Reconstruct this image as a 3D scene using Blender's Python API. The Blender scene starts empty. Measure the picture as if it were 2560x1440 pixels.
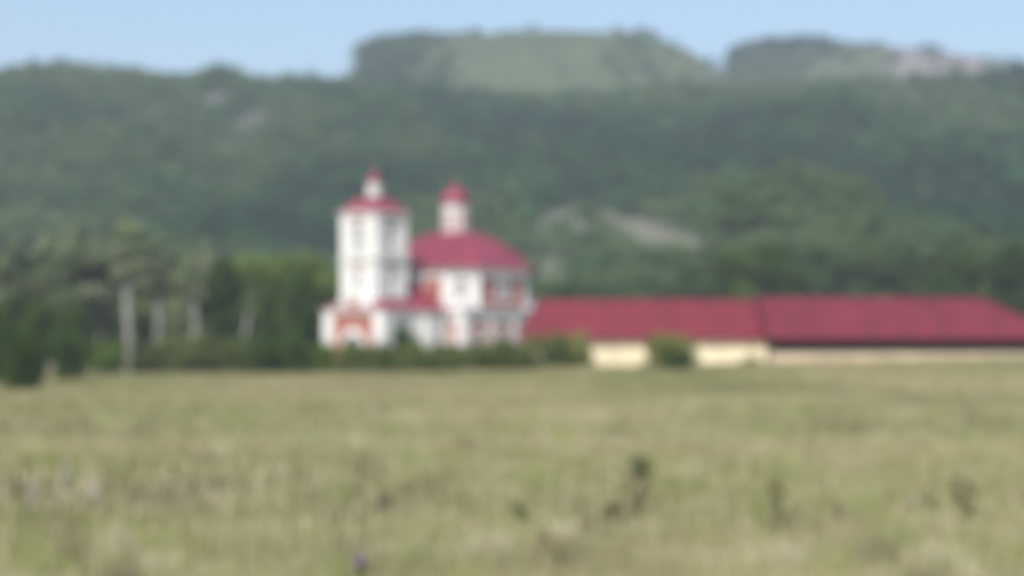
import bpy, math, random
import numpy as np
from mathutils import Vector, Matrix

# ------------------------------------------------------------------ camera, light, exposure
S = bpy.context.scene
F = 4200.0          # focal length in photo pixels (2560 wide)
HY = 842.0          # row of the horizon in the photo
CAMZ = 4.0
cam_d = bpy.data.cameras.new('camera'); cam = bpy.data.objects.new('camera', cam_d)
S.collection.objects.link(cam); S.camera = cam
cam.location = (0, 0, CAMZ); cam.rotation_euler = (math.radians(90), 0, 0)
cam_d.sensor_width = 36; cam_d.lens = F/2560*36
cam_d.shift_y = (HY-720)/2560
cam_d.clip_start = 0.1; cam_d.clip_end = 20000
cam_d.dof.use_dof = True            # the photograph is out of focus over its whole depth
cam_d.dof.focus_distance = 3.0
cam_d.dof.aperture_fstop = 1.9

SUN_EL, SUN_AZ = math.radians(47), math.radians(20)     # azimuth: to the left of straight behind the camera
sd = Vector((-math.sin(SUN_AZ)*math.cos(SUN_EL), -math.cos(SUN_AZ)*math.cos(SUN_EL), math.sin(SUN_EL)))  # towards the sun
sun_d = bpy.data.lights.new('sun', 'SUN'); sun = bpy.data.objects.new('sun', sun_d)
S.collection.objects.link(sun); sun.rotation_euler = sd.to_track_quat('Z', 'Y').to_euler()
sun_d.energy = 3.6; sun_d.angle = math.radians(0.5); sun_d.color = (1, .95, .88)
W = bpy.data.worlds.new('World'); S.world = W; W.use_nodes = True
nt = W.node_tree; bg = nt.nodes['Background']
sky = nt.nodes.new('ShaderNodeTexSky'); sky.sky_type = 'NISHITA'; sky.sun_disc = False
sky.sun_elevation = SUN_EL; sky.sun_rotation = math.atan2(sd.x, sd.y)
sky.air_density = 1.0; sky.dust_density = 1.3; sky.ozone_density = 1.2
nt.links.new(sky.outputs[0], bg.inputs[0]); bg.inputs[1].default_value = 0.132
S.view_settings.view_transform = 'Standard'; S.view_settings.look = 'None'
S.view_settings.exposure = 0.58; S.view_settings.gamma = 1

rnd = random.Random(7); rng = np.random.default_rng(7)
C = S.collection

# ------------------------------------------------------------------ helpers
def link(name, me, mats, parent=None):
    o = bpy.data.objects.new(name, me); C.objects.link(o)
    for m in (mats if isinstance(mats, (list, tuple)) else [mats]): me.materials.append(m)
    if parent: o.parent = parent
    return o
def tag(o, label=None, cat=None, group=None, kind=None):
    if label: o['label'] = label
    if cat: o['category'] = cat
    if group: o['group'] = group
    if kind: o['kind'] = kind
    return o
def empty(name, loc=(0, 0, 0), rz=0):
    o = bpy.data.objects.new(name, None); C.objects.link(o); o.location = loc; o.rotation_euler.z = rz
    o.empty_display_size = .5; return o
def copy_tree(o, parent=None):
    c = o.copy(); C.objects.link(c); c.parent = parent
    for ch in list(o.children): copy_tree(ch, c)
    return c

class MB:
    """collects faces, builds one mesh"""
    def __init__(s): s.v = []; s.f = []; s.m = []
    def face(s, pts, mi=0):
        n = len(s.v); s.v += [tuple(p) for p in pts]; s.f.append(tuple(range(n, n+len(pts)))); s.m.append(mi)
    def box(s, x0, x1, y0, y1, z0, z1, mi=0):
        P = [(x0,y0,z0),(x1,y0,z0),(x1,y1,z0),(x0,y1,z0),(x0,y0,z1),(x1,y0,z1),(x1,y1,z1),(x0,y1,z1)]
        n = len(s.v); s.v += P
        for q in ((0,3,2,1),(4,5,6,7),(0,1,5,4),(1,2,6,5),(2,3,7,6),(3,0,4,7)):
            s.f.append(tuple(n+i for i in q)); s.m.append(mi)
    def prism(s, poly, z0, z1, mi=0, cap=True):
        n = len(poly)
        for i in range(n):
            a, b = poly[i], poly[(i+1) % n]
            s.face([(a[0],a[1],z0),(b[0],b[1],z0),(b[0],b[1],z1),(a[0],a[1],z1)], mi)
        if cap:
            s.face([(p[0],p[1],z1) for p in poly], mi); s.face([(p[0],p[1],z0) for p in reversed(poly)], mi)
    def loft(s, rings, mi=0, cap0=True, cap1=True):
        n = len(rings[0])
        for a, b in zip(rings, rings[1:]):
            for i in range(n):
                j = (i+1) % n
                s.face([a[i], a[j], b[j], b[i]], mi)
        if cap0: s.face(list(reversed(rings[0])), mi)
        if cap1: s.face(rings[-1], mi)
    def tube(s, pts, radii, n=8, mi=0):
        rings = []
        for i, p in enumerate(pts):
            p = Vector([float(q) for q in p])
            d = (Vector([float(q) for q in pts[min(i+1, len(pts)-1)]]) - Vector([float(q) for q in pts[max(i-1, 0)]])).normalized()
            a = d.cross(Vector((.31, .95, .05))).normalized(); b = d.cross(a)
            rings.append([tuple(p + float(radii[i])*(a*math.cos(t)+b*math.sin(t))) for t in [2*math.pi*k/n for k in range(n)]])
        s.loft(rings, mi)
    def build(s, name, mats, parent=None, smooth=False, merge=False):
        me = bpy.data.meshes.new(name); me.from_pydata(s.v, [], s.f)
        me.polygons.foreach_set('material_index', s.m)
        if smooth: me.polygons.foreach_set('use_smooth', [True]*len(s.f))
        me.update()
        if merge:
            import bmesh
            bm = bmesh.new(); bm.from_mesh(me); bmesh.ops.remove_doubles(bm, verts=bm.verts, dist=1e-4); bm.to_mesh(me); bm.free()
        return link(name, me, mats, parent)

def np_mesh(name, co, nper, mats, parent=None, col=None, smooth=False):
    """co: (N*nper,3) loose polygons of nper corners; col (N*nper,3) colours"""
    me = bpy.data.meshes.new(name); nv = len(co); nf = nv//nper
    me.vertices.add(nv); me.vertices.foreach_set('co', np.ascontiguousarray(co, np.float32).ravel())
    me.loops.add(nv); me.loops.foreach_set('vertex_index', np.arange(nv, dtype=np.int32))
    me.polygons.add(nf); me.polygons.foreach_set('loop_start', np.arange(0, nv, nper, dtype=np.int32))
    me.update(calc_edges=True)
    if col is not None:
        a = me.color_attributes.new('tint', 'FLOAT_COLOR', 'POINT')
        c = np.ones((nv, 4), np.float32); c[:, :3] = col; a.data.foreach_set('color', c.ravel())
    return link(name, me, mats, parent)

# ------------------------------------------------------------------ materials
def mat(name, col, rough=.8, spec=.3, metal=0, var=.0, scale=3.0, col2=None, bump=0, bscale=None, stretch=None, detail=5):
    m = bpy.data.materials.new(name); m.use_nodes = True; t = m.node_tree; b = t.nodes['Principled BSDF']
    b.inputs['Roughness'].default_value = rough; b.inputs['Specular IOR Level'].default_value = spec; b.inputs['Metallic'].default_value = metal
    b.inputs['Base Color'].default_value = (*col, 1)
    tc = t.nodes.new('ShaderNodeTexCoord'); mp = t.nodes.new('ShaderNodeMapping'); t.links.new(tc.outputs['Object'], mp.inputs[0])
    if stretch: mp.inputs['Scale'].default_value = stretch
    if var or col2:
        n = t.nodes.new('ShaderNodeTexNoise'); n.inputs['Scale'].default_value = scale; n.inputs['Detail'].default_value = detail
        t.links.new(mp.outputs[0], n.inputs[0])
        r = t.nodes.new('ShaderNodeValToRGB'); r.color_ramp.elements[0].position = .35; r.color_ramp.elements[1].position = .65
        c2 = col2 or tuple(c*(1-var) for c in col)
        r.color_ramp.elements[0].color = (*c2, 1); r.color_ramp.elements[1].color = (*col, 1)
        t.links.new(n.outputs[0], r.inputs[0]); t.links.new(r.outputs[0], b.inputs['Base Color'])
    if bump:
        n2 = t.nodes.new('ShaderNodeTexNoise'); n2.inputs['Scale'].default_value = bscale or scale*4; n2.inputs['Detail'].default_value = 4
        t.links.new(mp.outputs[0], n2.inputs[0]); bp = t.nodes.new('ShaderNodeBump'); bp.inputs['Strength'].default_value = bump
        t.links.new(n2.outputs[0], bp.inputs['Height']); t.links.new(bp.outputs[0], b.inputs['Normal'])
    return m
def brick_mat(name, c1, c2, mortar):
    m = bpy.data.materials.new(name); m.use_nodes = True; t = m.node_tree; b = t.nodes['Principled BSDF']
    b.inputs['Roughness'].default_value = .9
    tc = t.nodes.new('ShaderNodeTexCoord'); sp = t.nodes.new('ShaderNodeSeparateXYZ'); cb = t.nodes.new('ShaderNodeCombineXYZ')
    ad = t.nodes.new('ShaderNodeMath'); ad.operation = 'ADD'
    t.links.new(tc.outputs['Object'], sp.inputs[0]); t.links.new(sp.outputs[0], ad.inputs[0]); t.links.new(sp.outputs[1], ad.inputs[1])
    t.links.new(ad.outputs[0], cb.inputs[0]); t.links.new(sp.outputs[2], cb.inputs[1])
    br = t.nodes.new('ShaderNodeTexBrick'); br.inputs['Scale'].default_value = 1; br.inputs['Brick Width'].default_value = .27
    br.inputs['Row Height'].default_value = .085; br.inputs['Mortar Size'].default_value = .008
    br.inputs['Color1'].default_value = (*c1, 1); br.inputs['Color2'].default_value = (*c2, 1); br.inputs['Mortar'].default_value = (*mortar, 1)
    t.links.new(cb.outputs[0], br.inputs[0])
    n = t.nodes.new('ShaderNodeTexNoise'); n.inputs['Scale'].default_value = .7; t.links.new(tc.outputs['Object'], n.inputs[0])
    mx = t.nodes.new('ShaderNodeMix'); mx.data_type = 'RGBA'; mx.blend_type = 'MULTIPLY'; mx.inputs[0].default_value = .5
    t.links.new(br.outputs[0], mx.inputs[6]); rp = t.nodes.new('ShaderNodeValToRGB'); rp.color_ramp.elements[0].color = (.6,.6,.6,1)
    t.links.new(n.outputs[0], rp.inputs[0]); t.links.new(rp.outputs[0], mx.inputs[7]); t.links.new(mx.outputs[2], b.inputs['Base Color'])
    return m
def tint_mat(name, rough=.8, trans=.25, spec=.06):
    """leaf / grass material whose colour is the plant's own, stored per leaf"""
    m = bpy.data.materials.new(name); m.use_nodes = True; t = m.node_tree; b = t.nodes['Principled BSDF']
    at = t.nodes.new('ShaderNodeAttribute'); at.attribute_name = 'tint'
    oi = t.nodes.new('ShaderNodeObjectInfo'); hs = t.nodes.new('ShaderNodeHueSaturation')
    mr = t.nodes.new('ShaderNodeMapRange'); mr.inputs[3].default_value = .85; mr.inputs[4].default_value = 1.15
    t.links.new(oi.outputs['Random'], mr.inputs[0]); t.links.new(mr.outputs[0], hs.inputs['Value']); t.links.new(at.outputs[0], hs.inputs['Color'])
    t.links.new(hs.outputs[0], b.inputs['Base Color'])
    b.inputs['Roughness'].default_value = rough; b.inputs['Specular IOR Level'].default_value = spec
    if trans:
        tr = t.nodes.new('ShaderNodeBsdfTranslucent'); t.links.new(hs.outputs[0], tr.inputs[0])
        ms = t.nodes.new('ShaderNodeMixShader'); ms.inputs[0].default_value = trans
        t.links.new(b.outputs[0], ms.inputs[1]); t.links.new(tr.outputs[0], ms.inputs[2]); t.links.new(ms.outputs[0], t.nodes['Material Output'].inputs[0])
    return m

M_WHITE = mat('white_plaster', (.79,.775,.745), .85, var=.2, scale=1.1, bump=.15, bscale=9, stretch=(1,1,.35), detail=8)
M_GREYW = mat('louvre_grey', (.42,.43,.43), .7, var=.15, scale=2)
M_GLASS = mat('window_glass', (.05,.06,.07), .15, spec=.6, var=.4, scale=1.5)
M_BRICK = brick_mat('red_brick', (.42,.115,.075), (.34,.085,.06), (.42,.30,.25))
M_ROOF = mat('red_metal_roof', (.25,.034,.060), .42, spec=.55, col2=(.19,.029,.048), scale=.5, bump=.05, bscale=2)
M_ROOF2 = mat('crimson_tile_roof', (.185,.021,.032), .6, spec=.3, col2=(.145,.018,.026), scale=.35, stretch=(1.6,.5,1), bump=.08, bscale=3)
M_ROOF3 = mat('dull_crimson_tile_roof', (.175,.021,.034), .65, spec=.25, col2=(.125,.017,.027), scale=.3, stretch=(1.6,.5,1), bump=.08, bscale=3)
M_CREAM = mat('cream_plaster', (.84,.75,.52), .85, col2=(.74,.64,.43), scale=.6, bump=.15, bscale=6)
M_BEIGE = mat('beige_stone', (.60,.49,.34), .9, col2=(.48,.39,.28), scale=.8, bump=.3, bscale=5)
M_DARKW = mat('dark_timber', (.10,.08,.055), .9, var=.4, scale=2)
M_FOUND = mat('grey_plinth', (.32,.30,.28), .9, var=.25, scale=1.2, bump=.2)
M_GOLD = mat('gilded_metal', (.45,.28,.10), .35, metal=.8)
M_BARK = mat('grey_brown_bark', (.16,.13,.10), .9, var=.45, scale=4, bump=.4, stretch=(1,1,.3))
M_PALEBARK = mat('pale_bark', (.31,.31,.27), .85, col2=(.20,.19,.17), scale=2.2, bump=.3, stretch=(1,1,.5))
M_LEAF = tint_mat('leaves', .8, .35); M_GRASS = tint_mat('grass_blades', .85, .3, .1)
M_DOOR = mat('brown_door', (.12,.07,.045), .6, var=.3, scale=3, stretch=(4,4,.4))

# ------------------------------------------------------------------ terrain
def smooth(x, a, b):
    t = np.clip((x-a)/(b-a), 0, 1); return t*t*(3-2*t)
def vnoise(x, y, seed=0):
    def h(i, j):
        n = np.sin(i*127.1+j*311.7+seed*74.7)*43758.5453; return n-np.floor(n)
    xi, yi = np.floor(x), np.floor(y); fx, fy = x-xi, y-yi; fx = fx*fx*(3-2*fx); fy = fy*fy*(3-2*fy)
    return (h(xi,yi)*(1-fx)+h(xi+1,yi)*fx)*(1-fy)+(h(xi,yi+1)*(1-fx)+h(xi+1,yi+1)*fx)*fy
def fbm(x, y, seed=0, o=4):
    s = 0; a = .5
    for k in range(o): s = s+a*vnoise(x, y, seed+k); x = x*2.03; y = y*2.03; a *= .5
    return s/(1-.5**o)
YC, YK, YK2 = 900.0, 1250.0, 1450.0
def crest(X, Y0, pts, tree=0):
    px = 1280+F*X/Y0
    py = np.interp(px, [p[0] for p in pts], [p[1] for p in pts])
    return CAMZ+(HY-py)/F*Y0-tree
R1 = [(-900,245),(-300,210),(0,197),(280,192),(420,220),(540,196),(640,222),(900,230),(1000,232),(1150,262),(1400,262),(1700,240),(1950,238),(2250,222),(2450,215),(2560,195),(2900,185),(3400,230)]
R2 = [(-600,800),(600,560),(840,260),(886,215),(906,140),(940,116),(1100,99),(1250,88),(1380,82),(1500,86),(1600,97),(1700,124),(1755,158),(1790,192),(1900,214),(2050,260),(2500,500),(3300,800)]
R3 = [(0,800),(1300,600),(1650,330),(1780,260),(1804,185),(1822,140),(1900,116),(2050,106),(2200,118),(2330,134),(2450,150),(2560,176),(2700,215),(3000,300),(3600,500)]
def zmeadow(X, Y):
    k = smooth(Y, 40, 180)*(1-smooth(Y, 320, 420))
    return .021*np.clip(X+14, -80, 90)*k + .35*(fbm(X/14, Y/22, 3)-.5)*smooth(Y, 8, 30)*(1-smooth(Y,150,190)) 
def zhill(X, Y):
    n = fbm(X/160+5, Y/190, 11)-.5
    spur = (fbm(X/75+9, Y/260, 23)-.5)
    s = np.clip((Y-330)/(YC-330), 0, 1)
    z1 = crest(X, YC, R1)*(.35*s+.65*s**1.5)
    z1 = z1+(n*34+spur*26)*np.sin(math.pi*s)**1.0
    z1 = np.where(Y > YC, z1-(Y-YC)*.04, z1)
    z2 = crest(X, YK, R2)*(.30+.70*smooth(Y, 930, YK))-np.maximum(Y-YK-70, 0)*.18 - 400*(1-smooth(Y, 900, 940))
    z3 = crest(X, YK2, R3)*(.45+.55*smooth(Y, 1150, YK2))-np.maximum(Y-YK2-70, 0)*.18 - 400*(1-smooth(Y, 1100, 1150))
    # the rounded foothill behind the long shed
    fh = 23*np.exp(-((X-66)/30)**2-((Y-415)/55)**2)+11*np.exp(-((X-115)/45)**2-((Y-400)/50)**2)
    return np.maximum(np.maximum(z1, z2), z3)*smooth(Y, 330, 360)+fh*smooth(Y, 300, 340)
def zg(X, Y):
    X = np.asarray(X, float); Y = np.asarray(Y, float)
    return zmeadow(X, Y)+zhill(X, Y)*(Y > 331)
def gz(x, y): return float(zg(x, y))
def at(px, Y): return (px-1280)/F*Y
def zat(py, Y): return CAMZ+(HY-py)/F*Y
def hit(px, py, tree=6):
    Y = np.arange(335, 1700, 2.0); X = (px-1280)/F*Y
    ray = CAMZ+(HY-py)/F*Y; g = zg(X, Y)+tree
    i = int(np.argmax(g >= ray)); return float(X[i]), float(Y[i])

# bare patches seen on the hillside: (px, py, radius across m, radius along m, kind) kind 0 stony grey, 1 pale grass
PATCH = []
for x0, x1, y0, y1, k in [(490,560,228,262,0),(310,440,262,295,0),(560,670,280,345,0),(1140,1195,180,235,1),(1320,1600,520,572,2),(1540,1790,535,622,2),(1300,1425,650,715,2),
                          (2380,2470,660,710,1),(905,1030,205,232,1),(2240,2330,225,245,1),(1330,1400,545,575,1),(0,130,640,735,1)]:
    px = (x0+x1)/2; X, Yf = hit(px, y0, 0); _, Yn = hit(px, y1, 7.5); Yc_ = (Yf+Yn)/2
    PATCH.append(((px-1280)/F*Yc_, Yc_, (x1-x0)/2/F*Yc_*1.05+1, max(8, (Yf-Yn)/2), k))
def patchmask(X, Y):
    m = np.zeros_like(X); kk = np.zeros_like(X)
    for (a, b, rx, ry, k) in PATCH:
        w = 1-smooth(((X-a)/rx)**2+((Y-b)/ry)**2+.9*(fbm(X/6, Y/9, 31)-.5), .6, 1.3)
        kk = np.where(w > m, k, kk); m = np.maximum(m, w)
    return m, kk

def terrain_colour(X, Y):
    n1 = fbm(X/22, Y/30, 41)[..., None]; n2 = fbm(X/5, Y/6, 43)[..., None]
    under = np.array((.052,.075,.030))*(.8+.5*n2)
    grass = np.array((.115,.135,.062))*(1-n1)+np.array((.055,.085,.038))*n1
    grass = grass*(.75+.5*n2)
    stone = np.array((.165,.145,.14))*(.8+.4*n2); pale = np.array((.29,.29,.215))*(.8+.4*n2)
    c = np.where((Y > 335)[..., None], under, grass)
    kn = smooth(Y, 945, 985)[..., None]; c = c*(1-kn)+grass*kn
    m, k = patchmask(X, Y); k = k[..., None]; m = m[..., None]
    pc = np.where(k == 0, stone, np.where(k == 1, grass*1.2, pale*.6)); c = c*(1-m)+pc*m
    # bare stony brow of the right-hand hill
    px = 1280+F*X/np.maximum(Y, 1)
    sm = (smooth(px+60*(n1[..., 0]-.5), 2200, 2260)*(1-smooth(px+60*(n1[..., 0]-.5), 2430, 2500))*smooth(Y, 1280, 1330))[..., None]
    c = c*(1-sm)+stone*1.45*sm
    return c

def grid(name, xs, ys, m, colour=False):
    X, Y = np.meshgrid(xs, ys); Z = zg(X, Y)
    nx, ny = len(xs), len(ys)
    me = bpy.data.meshes.new(name); co = np.stack([X, Y, Z], -1).reshape(-1, 3)
    i = np.arange((ny-1)*(nx-1)); r, c = i//(nx-1), i % (nx-1); a = r*nx+c
    f = np.stack([a, a+1, a+nx+1, a+nx], -1).astype(np.int32)
    me.vertices.add(len(co)); me.vertices.foreach_set('co', co.astype(np.float32).ravel())
    me.loops.add(f.size); me.loops.foreach_set('vertex_index', f.ravel())
    me.polygons.add(len(f)); me.polygons.foreach_set('loop_start', np.arange(0, f.size, 4, dtype=np.int32))
    me.polygons.foreach_set('use_smooth', np.ones(len(f), bool)); me.update(calc_edges=True)
    if colour:
        at_ = me.color_attributes.new('tint', 'FLOAT_COLOR', 'POINT'); cc = np.ones((len(co), 4), np.float32)
        cc[:, :3] = terrain_colour(co[:, 0], co[:, 1]); at_.data.foreach_set('color', cc.ravel())
    return link(name, me, m)

def meadow_material():
    m = bpy.data.materials.new('dry_meadow'); m.use_nodes = True; t = m.node_tree; b = t.nodes['Principled BSDF']
    b.inputs['Roughness'].default_value = .95; b.inputs['Specular IOR Level'].default_value = .1
    tc = t.nodes.new('ShaderNodeTexCoord')
    def noise(sc, st, det=4):
        mp = t.nodes.new('ShaderNodeMapping'); mp.inputs['Scale'].default_value = st; t.links.new(tc.outputs['Object'], mp.inputs[0])
        n = t.nodes.new('ShaderNodeTexNoise'); n.inputs['Scale'].default_value = sc; n.inputs['Detail'].default_value = det
        t.links.new(mp.outputs[0], n.inputs[0]); return n.outputs[0]
    def ramp(src, a, b_, pa=.35, pb=.65):
        r = t.nodes.new('ShaderNodeValToRGB'); r.color_ramp.elements[0].position = pa; r.color_ramp.elements[1].position = pb
        r.color_ramp.elements[0].color = (*a, 1); r.color_ramp.elements[1].color = (*b_, 1); t.links.new(src, r.inputs[0]); return r.outputs[0]
    A = ramp(noise(.045, (1, .35, 1)), (.21,.19,.095), (.40,.35,.21), .4, .6)
    B = ramp(noise(.35, (1, .3, 1), 6), (.19,.18,.085), (.36,.32,.19))
    mx = t.nodes.new('ShaderNodeMix'); mx.data_type = 'RGBA'; mx.inputs[0].default_value = .5
    t.links.new(A, mx.inputs[6]); t.links.new(B, mx.inputs[7])
    G = ramp(noise(.03, (1, .5, 1), 3), (0,0,0), (.7,.7,.7), .5, .7)
    mg = t.nodes.new('ShaderNodeMix'); mg.data_type = 'RGBA'; t.links.new(G, mg.inputs[0])
    t.links.new(mx.outputs[2], mg.inputs[6]); mg.inputs[7].default_value = (.20,.22,.085, 1)
    t.links.new(mg.outputs[2], b.inputs['Base Color'])
    bp = t.nodes.new('ShaderNodeBump'); bp.inputs['Strength'].default_value = .6; bp.inputs['Distance'].default_value = .3
    t.links.new(noise(2.5, (1,1,1)), bp.inputs['Height']); t.links.new(bp.outputs[0], b.inputs['Normal'])
    return m
def sinhsp(a, n, k=3): u = np.linspace(-1, 1, n); return a*np.sinh(k*u)/math.sinh(k)
ys1 = np.concatenate([np.linspace(-60, 0, 10)[:-1], np.linspace(0, 60, 80)[:-1], np.linspace(60, 340, 110)])
tag(grid('ground', sinhsp(700, 200, 3.2), ys1, meadow_material()), 'dry yellow-green meadow stretching to the hedge', kind='structure')
ys2 = np.concatenate([np.linspace(340, 1500, 330)[:-1], np.linspace(1500, 3000, 25)])
M_HILL = tint_mat('hill_cover', .95, 0, .1)
tag(grid('hills', np.linspace(-700, 700, 420), ys2, M_HILL, True), 'wooded hillside under two pale grassy knolls', kind='structure')

# ------------------------------------------------------------------ foliage
def leaf_tris(n, centres, radii, size, flat=0.0, shell=.45):
    """n random leaf-clump triangles round ellipsoid blobs; returns (n,3,3)"""
    k = rng.integers(0, len(centres), n); c = centres[k]; r = radii[k]
    d = rng.normal(size=(n, 3)); d /= np.linalg.norm(d, axis=1)[:, None]
    q = rng.random(n)**(shell); p = c+d*r*q[:, None]
    a = rng.normal(size=(n, 3))*.6+d; a /= np.linalg.norm(a, axis=1)[:, None]
    u = np.cross(a, rng.normal(size=(n, 3))); u /= np.linalg.norm(u, axis=1)[:, None]; w = np.cross(a, u)
    s = size*(.6+.8*rng.random(n))[:, None]
    return np.stack([p-u*s*.6-w*s*.35, p+u*s*.6-w*s*.35, p+w*s*.75], 1), k
def crown_mesh(name, parent, H, Wd, base, shape, n, size, col, col2, seed, nblob=14):
    """shape: round / column / willow / shrub"""
    r = np.random.default_rng(seed); cs = []; rs = []
    for i in range(nblob):
        t = (i+.5)/nblob
        if shape == 'column': z = base+(H-base)*t; rr = Wd*.5*(math.sin(math.pi*min(1, .12+t*.86))**.7); off = rr*.55; br = max(rr*.62, Wd*.1); bz = (H-base)/nblob*1.6
        elif shape == 'shrub': z = H*(.12+.62*r.random()); rr = Wd*.5*math.sqrt(max(.05, 1-(z/H)**2)); off = rr*.75; br = H*.3; bz = H*.26
        else: z = base+(H-base)*(.12+.78*t); e = 1-((z-base)/(H-base)-.42)**2*2.2; rr = Wd*.5*max(.3, e); off = rr*.72; br = Wd*.2; bz = (H-base)*.17
        a = r.random()*6.283+i*2.4; q = math.sqrt(r.random())
        cs.append((off*q*math.cos(a), off*q*math.sin(a), min(z, H-bz*.8))); s = .75+.5*r.random(); rs.append((br*s, br*s, bz*s))
    cs = np.array(cs); rs = np.array(rs); T, k = leaf_tris(n, cs, rs, size)
    T[..., 2] = np.maximum(T[..., 2], .02)
    bc = r.random(nblob); t = np.clip(bc[k]+r.normal(size=n)*.22, 0, 1)[:, None]
    c = np.array(col)*(1-t)+np.array(col2)*t
    return np_mesh(name, T.reshape(-1, 3), 3, M_LEAF, parent, np.repeat(c, 3, 0)), cs
def tree(name, H, Wd, base, shape, n, size, col, col2, seed, bark, tr=.22, nblob=14, lean=0.0, flabel='crown'):
    root = empty(name); r = random.Random(seed)
    cr, cs = crown_mesh('crown' if shape != 'shrub' else 'foliage', root, H, Wd, base, shape, n, size, col, col2, seed, nblob)
    m = MB()
    if shape == 'shrub':
        for k in range(5):
            a = k*1.256+r.random(); c = cs[k % len(cs)]
            m.tube([(0, 0, -.2), (.25*c[0], .25*c[1], H*.3), (c[0]*.8, c[1]*.8, c[2])], [.06, .045, .02], 5)
    else:
        top = H*.86
        pts = [(lean*z+.12*math.sin(z*.5+seed), .1*math.cos(z*.6+seed), z) for z in np.linspace(-.4, top, 9)]
        m.tube([tuple(map(float,p)) for p in pts], [float(q) for q in np.linspace(tr, tr*(.45 if bark is M_PALEBARK else .15), 9)], 8)
        for c in cs[::1]:
            z0 = max(base*.7, c[2]*.72-.5); p0 = (lean*z0, 0, z0)
            m.tube([p0, ((p0[0]+c[0])*.5, c[1]*.5, (z0+c[2])*.5-.1), tuple(c)], [tr*.4*(1-z0/H)+.03, tr*.25*(1-z0/H)+.02, .015], 5)
    m.build('trunk' if shape != 'shrub' else 'stem', bark, root, smooth=True)
    return root

# palette, real leaf colours
DK, MD, LT = (.042,.080,.016), (.088,.135,.030), (.175,.24,.060)
SILV, SILV2 = (.125,.165,.070), (.30,.34,.20)
OL, YG = (.10,.115,.045), (.11,.17,.032)

# prototypes are themselves placed: the first copy is the prototype
protos = {}
def place(kind, x, y, s=1, rz=0, sz=None, label=None, cat='tree', group=None, builder=None, key=None):
    key = key or kind
    if key not in protos: o = builder(); protos[key] = o
    else: o = copy_tree(protos[key])
    o.location = (x, y, gz(x, y)-.05); o.rotation_euler = (0, 0, rz); o.scale = (s, s, sz or s)
    o['label'] = label; o['category'] = cat
    if group: o['group'] = group
    elif 'group' in o: del o['group']
    return o
def silver(seed): return lambda: tree('silvery_tree', 13, 5.4 if seed > 1 else 4.2, (2.0 if seed > 1 else 7.6), 'column', 11000 if seed > 1 else 5000, .25, SILV, SILV2, seed, M_PALEBARK, .26 if seed > 1 else .38, 18)
def dark(seed): return lambda: tree('broadleaf_tree', 10, 7.5, 1.2, 'round', 14000, .26, DK, MD, seed, M_BARK, .25, 20)
def olive(seed): return lambda: tree('broadleaf_tree', 10, 7.5, .6, 'round', 12000, .27, (.125,.165,.055), (.22,.26,.11), seed, M_BARK, .2, 18)
def hillside(seed): return lambda: tree('broadleaf_tree', 10, 8, 1.5, 'round', 14000, .26, (.060,.105,.038), (.115,.165,.062), seed, M_BARK, .25, 20)
def mid(seed): return lambda: tree('broadleaf_tree', 10, 8, 1.5, 'round', 14000, .26, MD, LT, seed, M_BARK, .25, 20)
def shrubm(seed, c1=DK, c2=MD): return lambda: tree('shrub', 3.2, 4.6, 0, 'shrub', 5200, .15, c1, c2, seed, M_BARK, .06, 16)

TG = 'trees left of the church'
def T(kind, px, ytop, Y, label, seed, rz, hs=1.0, ws=None, group=TG, name=None):
    """stand a tree at a column of the view with its top at a row"""
    x = at(px, Y); g = gz(x, Y); h = zat(ytop, Y)-g
    H0 = dict(s=13, d=10, m=10, f=10, o=10)[kind]; b = dict(s=silver, o=olive, d=dark, m=mid, f=hillside)[kind](seed)
    sz = h/H0; s = (ws or 1)*sz
    return place(kind, x, Y, s, rz, sz, label, 'tree', group, b, key=kind+str(seed))
# silvery line at the left edge and centre-left
T('s', 320, 540, 224, 'tallest silvery green tree of the left row, its narrow top above the others', 1, .3)
T('s', 30, 600, 236, 'silvery green tree cut by the left edge of the view', 2, 1.0)
T('s', 110, 585, 240, 'olive grey tree second from the left edge, behind the dark bushes', 3, 2.0, ws=1.25)
T('s', 190, 572, 236, 'broad olive grey tree third from the left edge', 2, 3.4, ws=1.3)
T('s', 255, 590, 240, 'grey-green tree close on the left of the tallest silvery tree', 3, 4.4, ws=1.2)
T('s', 395, 600, 236, 'olive tree touching the right side of the tallest silvery tree', 1, 2.4, ws=1.25)
T('s', 470, 640, 228, 'slender silver-white tree halfway between the tallest silvery tree and the dark tree', 2, .6)
T('s', 515, 610, 244, 'grey tree rising behind the slender silver-white tree', 3, 5.1, ws=1.2)
for i, (px, yt_, lab) in enumerate([(70, 640, 'olive tree low behind the left edge of the silvery row'), (150, 655, 'olive tree showing between the second and third silvery trees'),
                                   (240, 650, 'olive tree in the gap left of the tallest silvery tree'), (380, 645, 'olive tree in the gap right of the tallest silvery tree'),
                                   (445, 660, 'olive tree in the gap left of the slender silver-white tree'), (520, 668, 'olive tree just left of the dark green round-topped tree')]):
    T('o', px, yt_, 256, lab, 15+i % 2, i*1.1, ws=1.1)
# dark and green ones towards the church
T('d', 562, 640, 232, 'dark green round-topped tree between the slender silver tree and the leaning birch', 11, .2, ws=.78)
T('m', 660, 632, 246, 'mid green tree behind the leaning pale trunk', 13, 1.2, ws=1.15)
T('m', 765, 636, 248, 'mid green tree nearest the bell tower on its left', 14, 2.2, ws=1.15)
T('d', 720, 690, 222, 'dark green tree in front of the mid green ones, left of the church porch', 12, .9, ws=1.1)
T('d', 782, 735, 214, 'dark green tree beside the left corner of the church porch', 11, 2.9, ws=.9)
T('d', 60, 735, 205, 'dark green bushy tree at the left edge, in front of the silvery trees', 12, 3.3, ws=1.0)
T('d', 165, 760, 203, 'dark green bushy tree second from the left edge, low and wide', 11, 4.0, ws=1.2)
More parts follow.
